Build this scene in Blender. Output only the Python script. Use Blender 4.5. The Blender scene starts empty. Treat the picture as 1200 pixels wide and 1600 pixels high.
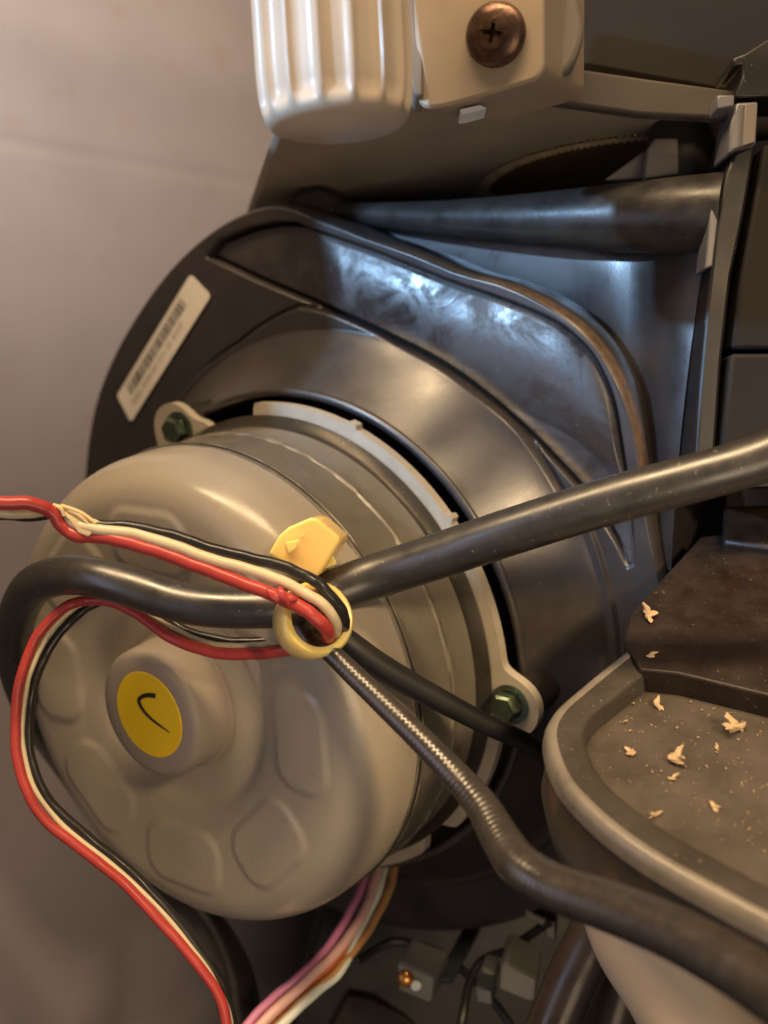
import bpy, math, random
import numpy as np
from mathutils import Vector, Matrix
random.seed(4)
rng = np.random.default_rng(4)
SC = bpy.context.scene
COL = SC.collection
SC.unit_settings.system = 'METRIC'
SC.unit_settings.scale_length = 0.01          # one unit is one centimetre

# ------------------------------------------------------------------ camera
F = 1700.0                                     # focal length in photo pixels (1200 x 1600)
cam_d = bpy.data.cameras.new('camera')
cam = bpy.data.objects.new('camera', cam_d); COL.objects.link(cam)
cam.location = (0, 0, 0); cam.rotation_euler = (math.radians(90), 0, 0)
cam_d.sensor_fit = 'VERTICAL'; cam_d.sensor_height = 36.0
cam_d.lens = 36.0 * F / 1600.0
cam_d.clip_start = 0.5; cam_d.clip_end = 500
cam_d.dof.use_dof = True
cam_d.dof.focus_distance = 12.6
cam_d.dof.aperture_fstop = 0.21
SC.camera = cam

# ------------------------------------------------------------------ light
w = bpy.data.worlds.new('World'); SC.world = w; w.use_nodes = True
bg = w.node_tree.nodes['Background']
bg.inputs[0].default_value = (0.52, 0.48, 0.50, 1); bg.inputs[1].default_value = 0.18
SC.view_settings.view_transform = 'Standard'; SC.view_settings.look = 'None'
SC.view_settings.exposure = 0.22; SC.view_settings.gamma = 1.0


def lamp(name, kind, loc, aim, power, color, **kw):
    d = bpy.data.lights.new(name, kind); d.energy = power; d.color = color
    for k, v in kw.items(): setattr(d, k, v)
    o = bpy.data.objects.new(name, d); COL.objects.link(o); o.location = loc
    o.rotation_euler = (Vector(aim) - Vector(loc)).to_track_quat('-Z', 'Y').to_euler()
    return o


# warm room lamp above and right of the opening, daylight window to the left, a soft warm fill
lamp('room_lamp', 'AREA', (-8, -5, 34), (-4, 13, -1), 26000, (1.0, 0.71, 0.40), shape='RECTANGLE', size=44, size_y=5)
lamp('room_fill', 'AREA', (8, -22, -16), (0, 16, 2), 3000, (1.0, 0.74, 0.48), shape='RECTANGLE', size=20, size_y=16)
lamp('side_lamp', 'SPOT', (20, -24, 14), (3.5, 12, -2.5), 66000, (1.0, 0.72, 0.41), shadow_soft_size=3.5, spot_size=math.radians(12.6), spot_blend=.3)
lamp('daylight_glow', 'AREA', (-46, -9, -2), (2, 15, 2), 4400, (0.66, 0.72, 1.0), shape='RECTANGLE', size=26, size_y=34)
lamp('wall_fill', 'AREA', (-6, 2, 15), (-8.6, 21.8, 9.6), 420, (1.0, 0.90, 0.76), shape='RECTANGLE', size=4, size_y=4, spread=math.radians(48))  # added soft fill that brightens the panel's upper left, no visible source
# daylight falling in past the edge of the casing, from a window up on the left
lamp('window_light', 'SPOT', (-30, -8, 12), (2.6, 15, 3.7), 54000, (0.40, 0.66, 1.0), shadow_soft_size=.5, spot_size=math.radians(13.5), spot_blend=.12)

# ------------------------------------------------------------------ helpers


def at(px, py, d):
    """point seen at photo pixel px, py that lies d cm in front of the lens"""
    return Vector(((px - 600) / F * d, d, (800 - py) / F * d))


A = Vector((-0.56391918, -0.79365713, -0.22826194)).normalized()   # motor axis, towards its cap
E1 = A.cross(Vector((0, 0, 1))).normalized(); E2 = E1.cross(A)
C0 = Vector((-3.03315524, 13.87753476, -2.60723851))               # centre of the boss face


def mp(u, v, s):
    return C0 - A * s + E1 * u + E2 * v


def un(px, py, s):
    r = Vector(((px - 600) / F, 1, (800 - py) / F)); C = C0 - A * s
    q = r * (C.dot(A) / r.dot(A)) - C
    return q.dot(E1), q.dot(E2)


def tag(o, label=None, cat=None, group=None, kind=None):
    if label: o['label'] = label
    if cat: o['category'] = cat
    if group: o['group'] = group
    if kind: o['kind'] = kind
    return o


def thing(name, loc, label, cat, group=None):
    o = bpy.data.objects.new(name, None); COL.objects.link(o); o.location = loc
    o.empty_display_size = 0.3
    return tag(o, label, cat, group)


class MB:
    def __init__(self): self.v = []; self.f = []

    def add(self, vs, fs):
        n = len(self.v); self.v += [tuple(p) for p in vs]; self.f += [tuple(i + n for i in f) for f in fs]
        return self

    def tube(self, pts, rad, n=16, cap=True, flat=None):
        P = [Vector(p) for p in pts]; m = len(P)
        R = rad if isinstance(rad, (list, tuple, np.ndarray)) else [rad] * m
        T = [(P[min(i + 1, m - 1)] - P[max(i - 1, 0)]).normalized() for i in range(m)]
        N = T[0].orthogonal().normalized(); vs = []
        for i in range(m):
            N = (N - T[i] * N.dot(T[i])).normalized(); B = T[i].cross(N)
            for k in range(n):
                a = 2 * math.pi * k / n
                vs.append(P[i] + (N * math.cos(a) + B * math.sin(a)) * R[i])
        fs = [(i * n + k, i * n + (k + 1) % n, (i + 1) * n + (k + 1) % n, (i + 1) * n + k) for i in range(m - 1) for k in range(n)]
        if cap: fs += [tuple(range(n))[::-1], tuple((m - 1) * n + k for k in range(n))]
        return self.add(vs, fs)

    def revolve(self, prof, c, ax, n=96, x=None, closed=False):
        ax = Vector(ax).normalized(); x = Vector(x) if x else ax.orthogonal().normalized(); y = ax.cross(x)
        c = Vector(c); m = len(prof)
        vs = [c + ax * h + (x * math.cos(2 * math.pi * k / n) + y * math.sin(2 * math.pi * k / n)) * max(r, 1e-4) for r, h in prof for k in range(n)]
        fs = [(i * n + k, i * n + (k + 1) % n, (i + 1) * n + (k + 1) % n, (i + 1) * n + k) for i in range(m - 1) for k in range(n)]
        return self.add(vs, fs)

    def prism(self, poly, depth):
        """poly: 3D loop; depth: vector to extrude"""
        n = len(poly); d = Vector(depth); P = [Vector(p) for p in poly]
        return self.add(P + [p + d for p in P], [tuple(range(n)), tuple(range(2 * n - 1, n - 1, -1))] + [(i, i + n, (i + 1) % n + n, (i + 1) % n) for i in range(n)])

    def box(self, c, X, Y, Z):
        c, X, Y, Z = map(Vector, (c, X, Y, Z))
        vs = [c + X * i + Y * j + Z * k for i in (-1, 1) for j in (-1, 1) for k in (-1, 1)]
        return self.add(vs, [(0, 1, 3, 2), (4, 6, 7, 5), (0, 4, 5, 1), (2, 3, 7, 6), (0, 2, 6, 4), (1, 5, 7, 3)])

    def build(self, name, mat, parent=None, smooth=35, bevel=0, seg=2, attr=None, attr2=None):
        me = bpy.data.meshes.new(name); me.from_pydata(self.v, [], self.f)
        me.materials.append(mat)
        import bmesh
        bm = bmesh.new(); bm.from_mesh(me); bmesh.ops.recalc_face_normals(bm, faces=bm.faces); bm.to_mesh(me); bm.free()
        if attr is not None:
            a = me.attributes.new('dust', 'FLOAT', 'POINT'); a.data.foreach_set('value', np.asarray(attr, dtype=np.float32))
        if attr2 is not None:
            a = me.attributes.new('scuff', 'FLOAT', 'POINT'); a.data.foreach_set('value', np.asarray(attr2, dtype=np.float32))
        if smooth:
            for p in me.polygons: p.use_smooth = True
            me.set_sharp_from_angle(angle=math.radians(smooth))
        o = bpy.data.objects.new(name, me); COL.objects.link(o)
        if parent is not None:
            o.parent = parent
            o.matrix_parent_inverse = Matrix.Translation(-world_loc(parent))
        if bevel:
            b = o.modifiers.new('bevel', 'BEVEL'); b.width = bevel; b.segments = seg; b.limit_method = 'ANGLE'; b.angle_limit = math.radians(35)
        return o


def world_loc(o):
    if o.parent is None: return Vector(o.location)
    if o.type == 'EMPTY': return Vector(o.location)
    return Vector((0, 0, 0))


def spline(ctrl, step=10):
    """Catmull-Rom through rows of any width"""
    c = np.array([list(r) for r in ctrl], float); c = np.vstack([2 * c[0] - c[1], c, 2 * c[-1] - c[-2]]); out = []
    for i in range(1, len(c) - 2):
        for t in np.linspace(0, 1, step, endpoint=False):
            p0, p1, p2, p3 = c[i - 1:i + 3]
            out.append(.5 * ((2 * p1) + (-p0 + p2) * t + (2 * p0 - 5 * p1 + 4 * p2 - p3) * t * t + (-p0 + 3 * p1 - 3 * p2 + p3) * t ** 3))
    out.append(c[-2]); return np.array(out)


def px_path(ctrl, step=10, jig=0):
    """rows (px, py, depth[, radius]) -> world points, radii"""
    rows = [list(at(*r[:3])) + list(r[3:]) for r in ctrl]
    s = spline(rows, step); n_ = len(s); t_ = np.arange(n_) / step
    if jig:
        q = rng.uniform(0, 6.28, (3, 3))
        for a_ in range(3): s[:, a_] += jig * (np.sin(t_ * 1.7 + q[a_, 0]) + .7 * np.sin(t_ * 3.9 + q[a_, 1]) + .4 * np.sin(t_ * 8.3 + q[a_, 2]))
    return [Vector(p[:3]) for p in s], (list(s[:, 3]) if s.shape[1] > 3 else None)


def rounded(poly, r, n=5):
    out = []; m = len(poly)
    for i in range(m):
        p = Vector(poly[i]); a = Vector(poly[i - 1]) - p; b = Vector(poly[(i + 1) % m]) - p
        k = min(r, a.length * .45, b.length * .45); a.normalize(); b.normalize()
        p0 = p + a * k; p1 = p + b * k
        for j in range(n + 1):
            t = j / n; out.append(p0 * (1 - t) ** 2 + p * 2 * t * (1 - t) + p1 * t * t)
    return out


# ------------------------------------------------------------------ materials
def mat(name, col, rough=.5, metal=0, var=.12, vscale=1.2, bump=.0, bscale=30, coat=0, speck=None, speck_amt=0, sss=0, rvar=.1, dustcol=None,
        wave=0, ior=1.5, spec=.5, trans=0, stain=None, aniso_line=None):
    m = bpy.data.materials.new(name); m.use_nodes = True; nt = m.node_tree; N = nt.nodes; L = nt.links
    b = N['Principled BSDF']; tc = N.new('ShaderNodeTexCoord')
    geo = N.new('ShaderNodeNewGeometry'); P = geo.outputs['Position']
    n1 = N.new('ShaderNodeTexNoise'); n1.inputs['Scale'].default_value = vscale; n1.inputs['Detail'].default_value = 6; n1.inputs['Roughness'].default_value = .6
    L.new(P, n1.inputs['Vector'])
    mr = N.new('ShaderNodeMapRange'); mr.inputs[1].default_value = .3; mr.inputs[2].default_value = .7; mr.inputs[3].default_value = 1 - var; mr.inputs[4].default_value = 1 + var
    L.new(n1.outputs['Fac'], mr.inputs[0])
    vm = N.new('ShaderNodeVectorMath'); vm.operation = 'SCALE'; vm.inputs[0].default_value = col; L.new(mr.outputs[0], vm.inputs['Scale'])
    out = vm.outputs[0]

    def mix(fac, c):
        nonlocal out
        mx = N.new('ShaderNodeMix'); mx.data_type = 'RGBA'; L.new(fac, mx.inputs[0]); L.new(out, mx.inputs[6]); mx.inputs[7].default_value = (*c, 1); out = mx.outputs[2]

    def ramp(src, a, b_, lo=0, hi=1):
        r = N.new('ShaderNodeMapRange'); r.inputs[1].default_value = a; r.inputs[2].default_value = b_; r.inputs[3].default_value = lo; r.inputs[4].default_value = hi
        L.new(src, r.inputs[0]); return r.outputs[0]
    if stain:
        ns = N.new('ShaderNodeTexNoise'); ns.inputs['Scale'].default_value = stain[1]; ns.inputs['Detail'].default_value = 3; L.new(P, ns.inputs['Vector'])
        mix(ramp(ns.outputs['Fac'], stain[2], stain[3], 0, stain[4]), stain[0])
    if dustcol:
        at_ = N.new('ShaderNodeAttribute'); at_.attribute_name = 'dust'
        nd = N.new('ShaderNodeTexNoise'); nd.inputs['Scale'].default_value = 9; nd.inputs['Detail'].default_value = 6; L.new(P, nd.inputs['Vector'])
        mu = N.new('ShaderNodeMath'); mu.operation = 'MULTIPLY'; L.new(at_.outputs['Fac'], mu.inputs[0]); L.new(ramp(nd.outputs['Fac'], .3, .6, .35, 1), mu.inputs[1])
        mix(mu.outputs[0], dustcol)
    if speck:
        nv = N.new('ShaderNodeTexNoise'); nv.inputs['Scale'].default_value = 22; nv.inputs['Detail'].default_value = 2; L.new(P, nv.inputs['Vector'])
        mix(ramp(nv.outputs['Fac'], .70 - speck_amt * .1, .76 - speck_amt * .1, 0, .8), speck)
    L.new(out, b.inputs['Base Color'])
    b.inputs['Metallic'].default_value = metal; b.inputs['Specular IOR Level'].default_value = spec
    ro = ramp(n1.outputs['Fac'], .3, .7, max(.03, rough - rvar), min(1, rough + rvar))
    if wave:                                     # polished smears where the panel has been rubbed
        a2 = N.new('ShaderNodeAttribute'); a2.attribute_name = 'scuff'; n2 = N.new('ShaderNodeTexNoise'); n2.inputs['Scale'].default_value = 1.6; n2.inputs['Detail'].default_value = 7; n2.inputs['Roughness'].default_value = .65; n2.inputs['Distortion'].default_value = .8; L.new(P, n2.inputs['Vector'])
        m2 = N.new('ShaderNodeMath'); m2.operation = 'MULTIPLY'; L.new(a2.outputs['Fac'], m2.inputs[0]); L.new(ramp(n2.outputs['Fac'], .38, .60, .13, -.25), m2.inputs[1])
        m3 = N.new('ShaderNodeMath'); m3.operation = 'SUBTRACT'; L.new(ro, m3.inputs[0]); L.new(m2.outputs[0], m3.inputs[1]); ro = m3.outputs[0]
    L.new(ro, b.inputs['Roughness'])
    b.inputs['IOR'].default_value = ior
    if coat: b.inputs['Coat Weight'].default_value = coat; b.inputs['Coat Roughness'].default_value = .15
    if trans: b.inputs['Transmission Weight'].default_value = trans
    if sss:
        b.inputs['Subsurface Weight'].default_value = sss; b.inputs['Subsurface Radius'].default_value = (.3, .18, .06); b.inputs['Subsurface Scale'].default_value = .5
    if bump:
        nb = N.new('ShaderNodeTexNoise'); nb.inputs['Scale'].default_value = bscale; nb.inputs['Detail'].default_value = 5; L.new(P, nb.inputs['Vector'])
        src = nb.outputs['Fac']
        if wave:
            nw = N.new('ShaderNodeTexNoise'); nw.inputs['Scale'].default_value = 2.2; nw.inputs['Detail'].default_value = 4; L.new(P, nw.inputs['Vector'])
            ma = N.new('ShaderNodeMath'); ma.operation = 'MULTIPLY_ADD'; as_ = N.new('ShaderNodeAttribute'); as_.attribute_name = 'scuff'; mm = N.new('ShaderNodeMath'); mm.operation = 'MULTIPLY'; L.new(nw.outputs['Fac'], mm.inputs[0]); L.new(as_.outputs['Fac'], mm.inputs[1]); L.new(mm.outputs[0], ma.inputs[0]); ma.inputs[1].default_value = wave; L.new(src, ma.inputs[2]); src = ma.outputs[0]
        bp = N.new('ShaderNodeBump'); bp.inputs['Strength'].default_value = 1; bp.inputs['Distance'].default_value = bump; L.new(src, bp.inputs['Height']); L.new(bp.outputs[0], b.inputs['Normal'])
    return m


M = dict(
    wall=mat('painted_sheet', (.21, .188, .205), .45, var=.05, vscale=.25, bump=.004, bscale=14, stain=((.17, .10, .07), 1.3, .60, .75, .22)),
    ceil=mat('ceiling_plastic', (.30, .25, .20), .6, var=.08), lip_shade=mat('shaded_deck_front', (.07, .058, .046), .5, var=.08), toppanel=mat('top_panel', (.015, .0115, .0095), .7, var=.15, spec=.25),
    cap=mat('motor_resin', (.36, .315, .25), .25, var=.04, vscale=.8, bump=.0012, bscale=40, speck=(.5, .42, .3), speck_amt=.0),
    boss=mat('boss_rubber', (.30, .255, .215), .5, var=.04, bump=.001),
    can=mat('motor_steel', (.105, .091, .073), .33, metal=.5, var=.1, bump=.001, speck=(.4, .34, .25)),
    flange=mat('flange_steel', (.52, .46, .37), .36, metal=.3, var=.08, vscale=3, bump=.001),
    bolt=mat('zinc_bolt', (.16, .21, .15), .22, metal=.9, var=.15, vscale=5),
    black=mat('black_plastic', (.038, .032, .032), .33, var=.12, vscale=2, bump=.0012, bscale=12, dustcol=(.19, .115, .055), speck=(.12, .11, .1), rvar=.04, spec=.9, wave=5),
    duct=mat('duct_plastic', (.026, .022, .023), .33, var=.2, vscale=1.5, bump=.001, spec=.7, speck=(.1, .09, .09)),
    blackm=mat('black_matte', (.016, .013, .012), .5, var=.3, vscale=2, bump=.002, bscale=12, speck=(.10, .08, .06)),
    pipe=mat('dusty_pipe', (.034, .031, .029), .38, var=.35, vscale=3, bump=.003, bscale=10, speck=(.2, .19, .17), speck_amt=-.1),
    frame=mat('frame_plastic', (.014, .012, .012), .42, var=.12, bump=.001, speck=(.2, .18, .16)),
    clip=mat('lit_clip_plastic', (.17, .165, .175), .35, var=.1),  # paler than the frame, the blue highlight on the clips is in the colour
    cable=mat('cable_jacket', (.03, .027, .024), .34, var=.2, vscale=4, rvar=.06, spec=.7, ior=1.75, bump=.0004, bscale=40, speck=(.32, .28, .22), speck_amt=.05),
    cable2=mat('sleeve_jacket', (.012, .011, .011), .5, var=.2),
    red=mat('red_wire', (.42, .048, .042), .33, var=.1, bump=.0006, bscale=14),
    white=mat('cream_wire', (.66, .56, .38), .32, var=.06, sss=.2),
    blackw=mat('black_wire', (.02, .018, .018), .28, var=.1),
    purple=mat('purple_wire', (.55, .20, .38), .35), pink=mat('pink_wire', (.75, .45, .42), .35), brown=mat('brown_wire', (.55, .16, .05), .35),
    mint=mat('pale_wire', (.75, .80, .74), .32), orange=mat('tan_wire', (.55, .30, .12), .35),
    tie=mat('nylon_tie', (.93, .66, .24), .26, var=.04, sss=.9, coat=.2),
    hose=mat('ribbed_hose', (.042, .035, .028), .27, var=.15, vscale=5, metal=.1, spec=.8, bump=.002, bscale=25),
    knob=mat('knob_plastic', (.50, .42, .33), .42, var=.04, bump=.0008, coat=.1),
    brkt=mat('bracket_plastic', (.42, .335, .24), .42, var=.05),
    cheek=mat('cheek_plastic', (.19, .165, .14), .5, var=.06),
    screw=mat('bronze_screw', (.13, .075, .05), .32, metal=.7, var=.35, vscale=6, bump=.004, bscale=18),
    brown_in=mat('dusty_brown', (.24, .12, .04), .8, var=.35, vscale=4, bump=.02, bscale=16),
    rimdust=mat('rim_dust', (.48, .37, .22), .8, var=.3, vscale=6),
    dish=mat('dusty_tray', (.058, .046, .036), .5, var=.22, vscale=2.2, bump=.003, bscale=25, speck=(.30, .22, .14), speck_amt=.05),
    rimedge=mat('worn_lit_rim', (.17, .15, .125), .34, var=.2, vscale=2.5, bump=.002),  # paler than the ledge: worn, with the bevel's lit edge put into the colour
    dishrim=mat('tray_rim', (.045, .038, .032), .38, var=.14, vscale=2.5, bump=.002, speck=(.3, .25, .18)),
    dishside=mat('tray_side', (.075, .059, .044), .45, var=.2, vscale=1.2, bump=.002, stain=((.20, .11, .05), 2., .55, .7, .6)),
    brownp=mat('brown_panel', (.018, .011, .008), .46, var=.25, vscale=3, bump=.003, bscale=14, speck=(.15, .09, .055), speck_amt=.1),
    beige=mat('beige_column', (.55, .42, .28), .5, var=.05),
    chip=mat('wood_crumb', (.46, .33, .20), .7, var=.3, vscale=9, bump=.01, bscale=30),
    paper=mat('label_paper', (.80, .74, .65), .6, var=.03), ink=mat('label_ink', (.13, .11, .10), .6), ink2=mat('label_ink_faint', (.42, .36, .29), .6),
    yellow=mat('yellow_sticker', (.88, .58, .012), .55, var=.03), pen=mat('pen_ink', (.03, .022, .02), .4),
    conn=mat('connector_plastic', (.10, .098, .09), .4, var=.1), teal=mat('lever_plastic', (.045, .056, .058), .35),
    copper=mat('copper_contact', (.80, .35, .10), .25, metal=.9), film=mat('wire_web', (.85, .62, .34), .2, sss=.3, coat=.4),
    glintw=mat('glint_white', (.8, .82, .85), .3), tube=mat('dark_tube', (.045, .032, .026), .3, var=.3),
)

# ------------------------------------------------------------------ setting: inside of the appliance casing
# back panel: runs from near left to far right, creased and bulged higher up, the bulge added to catch a bright band
mb = MB(); zs = np.concatenate([np.linspace(-16, 7.2, 24), np.linspace(7.4, 13, 40)]); xs = np.linspace(0, 1, 40)
W0, W1 = Vector((-16, 17.6, 0)), Vector((10, 33.4, 0)); wn = Vector((.52, -.86, 0)).normalized()


def light_bulge(z):
    return .30 / (1 + math.exp(-(z - 9.4) / .45)) - .55 / (1 + math.exp(-(z - 11.3) / .7)) - .03 * math.exp(-((z - 7.7) / .07) ** 2)


vs = []
for z in zs:
    for t in xs:
        vs.append(W0.lerp(W1, t) + wn * light_bulge(z) + Vector((0, 0, z)))
n = len(xs); mb.add(vs, [(i * n + k, i * n + k + 1, (i + 1) * n + k + 1, (i + 1) * n + k) for i in range(len(zs) - 1) for k in range(n - 1)])
tag(mb.build('casing_panel', M['wall']), kind='structure', label='grey lilac painted casing panel behind the motor')
mb = MB(); mb.box((-9.05, 15.2, 0), (.05, 0, 0), (0, 6.0, 0), (0, 0, 15)); tag(mb.build('shade_flank', M['wall']), kind='structure')  # unseen casing side, added so its front edge cuts the window light
# dark floor and far right closure of the compartment
mb = MB(); mb.box((6, 24, -15), (14, 0, 0), (0, 14, 0), (0, 0, .2)); tag(mb.build('casing_floor', M['blackm']), kind='structure')
mb = MB(); mb.box((11, 22, 0), (.2, 0, 0), (0, 14, 0), (0, 0, 13)); tag(mb.build('casing_side', M['blackm']), kind='structure')

# upper deck: horizontal slab with a round toothed recess in its underside
deck = thing('upper_deck', at(1000, 150, 14), 'grey brown deck above the blower with a toothed round recess underneath', 'deck')
zc = 5.05; hc = Vector((3.95, 17.0, zc)); hr = 2.45
mb = MB(); nseg = 128
ring = [hc + Vector((math.cos(2 * math.pi * k / nseg), math.sin(2 * math.pi * k / nseg), 0)) * hr for k in range(nseg)]


def sqr(k):
    a = 2 * math.pi * k / nseg; c, s = math.cos(a), math.sin(a)
    x0, x1, y0, y1 = -.9 - hc.x, 9.5 - hc.x, 13.4 - hc.y, 27 - hc.y
    xl = -1.2 - .22 * (hc.y - 13.4) - hc.x; den = c + .22 * s
    tl = xl / den if den < -1e-6 else 1e9
    t = min(tl, x1 / c if c > 1e-6 else 1e9, (y1 / s if s > 0 else y0 / s) if abs(s) > 1e-6 else 1e9)
    return hc + Vector((c * t, s * t, 0))


outer = [sqr(k) for k in range(nseg)]; up = Vector((0, 0, .16))
mb.add(ring + outer + [p + up for p in ring] + [p + up for p in outer],
       [f for k in range(nseg) for j in [(k + 1) % nseg] for f in ((k, j, j + nseg, k + nseg), (k + 2 * nseg, k + 3 * nseg, j + 3 * nseg, j + 2 * nseg), (k + nseg, j + nseg, j + 3 * nseg, k + 3 * nseg), (k, k + 2 * nseg, j + 2 * nseg, j))])
mb.build('deck_slab', M['ceil'], deck, bevel=.08)
mb = MB(); mb.prism([at(848, 96, 13.15), at(890, 104, 13.15), at(1010, 122, 13.15), at(1150, 141, 13.15), at(1150, 186, 13.15), at(1000, 178, 13.15), at(850, 157, 13.15)], (0, .2, 0)); mb.build('shaded_deck_front', M['lip_shade'], deck, bevel=.04)  # darkened copy of the deck plastic, the front's shade put into the colour
mb = MB(); nt_ = 150; pr = []
for k in range(nt_ * 4):
    a = 2 * math.pi * k / (nt_ * 4); rr = hr - .02 - (.11 if (k % 4) in (1, 2) else .03)
    pr.append((a, rr))
vs = [hc + Vector((math.cos(a) * (hr + .08), math.sin(a) * (hr + .08), -.035)) for a, rr in pr] + [hc + Vector((math.cos(a) * rr, math.sin(a) * rr, -.04)) for a, rr in pr] + [hc + Vector((math.cos(a) * (rr - .02), math.sin(a) * (rr - .02), .3)) for a, rr in pr]
m_ = len(pr); mb.add(vs, [(i * m_ + k, i * m_ + (k + 1) % m_, (i + 1) * m_ + (k + 1) % m_, (i + 1) * m_ + k) for i in range(2) for k in range(m_)])
mb.build('toothed_rim', M['rimdust'], deck)
mb = MB(); mb.revolve([(2.5, .17), (1.6, .19), (0, .2)], hc, (0, 0, 1), 64); mb.build('recess_disc', M['brown_in'], deck)
# dark panel above the deck
mb = MB(); mb.prism([at(905, -60, 14.4), at(1400, -60, 14.4), at(1400, 165, 14.4), at(1130, 141, 14.4), at(895, 98, 14.4)], (0, 3, .3))
mb.build('upper_panel', M['toppanel'], deck, bevel=.04)

# ------------------------------------------------------------------ blower housing
house = thing('blower_housing', mp(0, 0, 7), 'large black plastic blower scroll behind the motor with barcode label', 'blower housing')
th_ctrl = [(-202, 5.66), (-194, 5.42), (-186, 5.32), (-178, 5.28), (-165, 5.22), (-150, 5.2), (-124, 5.35), (-98, 5.45), (-60, 5.7), (-30, 5.9), (0, 6.05), (23, 6.13), (37, 6.2), (47, 6.2), (57, 6.22), (70, 6.33), (80, 6.4), (87, 6.38),
           (91, 6.27), (97, 6.02), (105, 5.84), (118, 5.82), (126, 5.98), (131, 6.08), (138, 6.17), (145, 6.1), (151, 5.92), (158, 5.66)]
SB = 4.4
ridge = [tuple(q) for q in spline([un(x, y, SB - .2) for x, y in [(318, 401), (400, 440), (500, 482), (600, 527), (700, 582), (800, 662), (860, 722), (915, 785), (955, 845), (975, 890)]], 6)]
stripin = [tuple(q) for q in spline([un(x, y, SB) for x, y in [(500, 358), (585, 387), (660, 416), (720, 440), (800, 467), (870, 497), (910, 527), (938, 560), (965, 620), (980, 700), (992, 790), (998, 880)]], 6)]
tiparc = [un(x, y, SB) for x, y in [(318, 398), (350, 375), (400, 355), (440, 347), (470, 348)]]
# where the raised ring starts, its radius follows the ridge
panel = ridge + stripin[::-1] + tiparc[::-1][:-1]


def sdpoly(U, V, poly):
    P = np.array(poly); Q = np.roll(P, -1, 0); D = np.full(U.shape, 1e9); ins = np.zeros(U.shape, bool)
    for (ax, ay), (bx, by) in zip(P, Q):
        ex, ey = bx - ax, by - ay; t = np.clip(((U - ax) * ex + (V - ay) * ey) / (ex * ex + ey * ey + 1e-12), 0, 1)
        D = np.minimum(D, np.hypot(U - ax - t * ex, V - ay - t * ey))
        c = ((ay > V) != (by > V)); xi = ex * (V - ay) / (ey if abs(ey) > 1e-9 else 1e-9) + ax; ins ^= (c & (U < xi))
    return np.where(ins, -D, D)


def dline(U, V, pts):
    D = np.full(U.shape, 1e9)
    for (ax, ay), (bx, by) in zip(pts[:-1], pts[1:]):
        ex, ey = bx - ax, by - ay; t = np.clip(((U - ax) * ex + (V - ay) * ey) / (ex * ex + ey * ey + 1e-12), 0, 1)
        D = np.minimum(D, np.hypot(U - ax - t * ex, V - ay - t * ey))
    return D


ss = lambda x, a, b: (lambda t: t * t * (3 - 2 * t))(np.clip((x - a) / (b - a), 0, 1))
NT, NR = 1400, 215
TH = np.radians(np.linspace(-202, 158, NT, endpoint=False))
cs = spline(th_ctrl, 12); RO = np.interp(np.degrees(TH), cs[:, 0], cs[:, 1])
RO = RO - .11 * np.interp(np.degrees(TH), [100, 118, 150, 158], [0, .8, 1, 1]) * (np.degrees(TH) > 90)
RO -= .11 * ss(-np.degrees(TH), 185, 202)
g = np.linspace(0, 1, NR)[:, None]; r0 = 3.63
Rg = r0 + (RO[None] - r0) * g; U = Rg * np.cos(TH)[None]; V = Rg * np.sin(TH)[None]
d = sdpoly(U, V, panel); dr = dline(U, V, ridge); dt_ = dline(U, V, tiparc); dsi = dline(U, V, stripin)
S = np.full(U.shape, SB - .12)
fv = ss(V, .7, 1.9); inside = ss(-d, 0, .035); S = S + .10 * inside * fv                     # shallow outlet panel
S = S + .06 * fv * np.exp(-((d + .02) / .018) ** 2)                     # fine seam all round it
S = S + .22 * fv * np.exp(-((d + .02) / .028) ** 2) * np.exp(-(np.minimum(dr, dt_) / .08) ** 2)   # deeper groove at its left and lower edge
Rring = np.interp(np.degrees(TH), [-202, 60, 73, 90, 97, 111, 158], [4.62, 4.6, 4.6, 4.84, 4.72, 4.5, 4.45])[None]
rk = 1 - ss(Rg, Rring - .03, Rring + .03)
S = S - rk * (.07 + 1.0 * np.clip((4.5 - Rg) / .9, 0, 1) ** 1.25)
S = S + .06 * np.exp(-((Rg - Rring - .035) / .02) ** 2) * ss(np.degrees(TH)[None], 58, 75)
Vs = np.interp(-U, [-p[0] for p in stripin], [p[1] for p in stripin])
dv_ = np.clip(Vs - V, 0, 2.0); S = S - ss(-d, 0, .12) * .36 * np.minimum(dv_, 1.5) * (1 - np.minimum(dv_, 1.5) / 1.8) * ss(-U, .0, .9) * ss(V, 1.2, 3.0)
edge = (RO[None] - Rg); S = S + .05 * (1 - ss(edge, 0, .05)) ** 2
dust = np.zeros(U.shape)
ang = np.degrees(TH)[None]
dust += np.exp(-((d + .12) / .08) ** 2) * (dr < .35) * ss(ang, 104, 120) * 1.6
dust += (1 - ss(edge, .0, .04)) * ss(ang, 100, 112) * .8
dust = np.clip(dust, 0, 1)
mb = MB(); vs = [mp(U[i, j], V[i, j], S[i, j]) for i in range(NR) for j in range(NT)]
fs = [(i * NT + j, i * NT + (j + 1) % NT, (i + 1) * NT + (j + 1) % NT, (i + 1) * NT + j) for i in range(NR - 1) for j in range(NT)]
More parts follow.
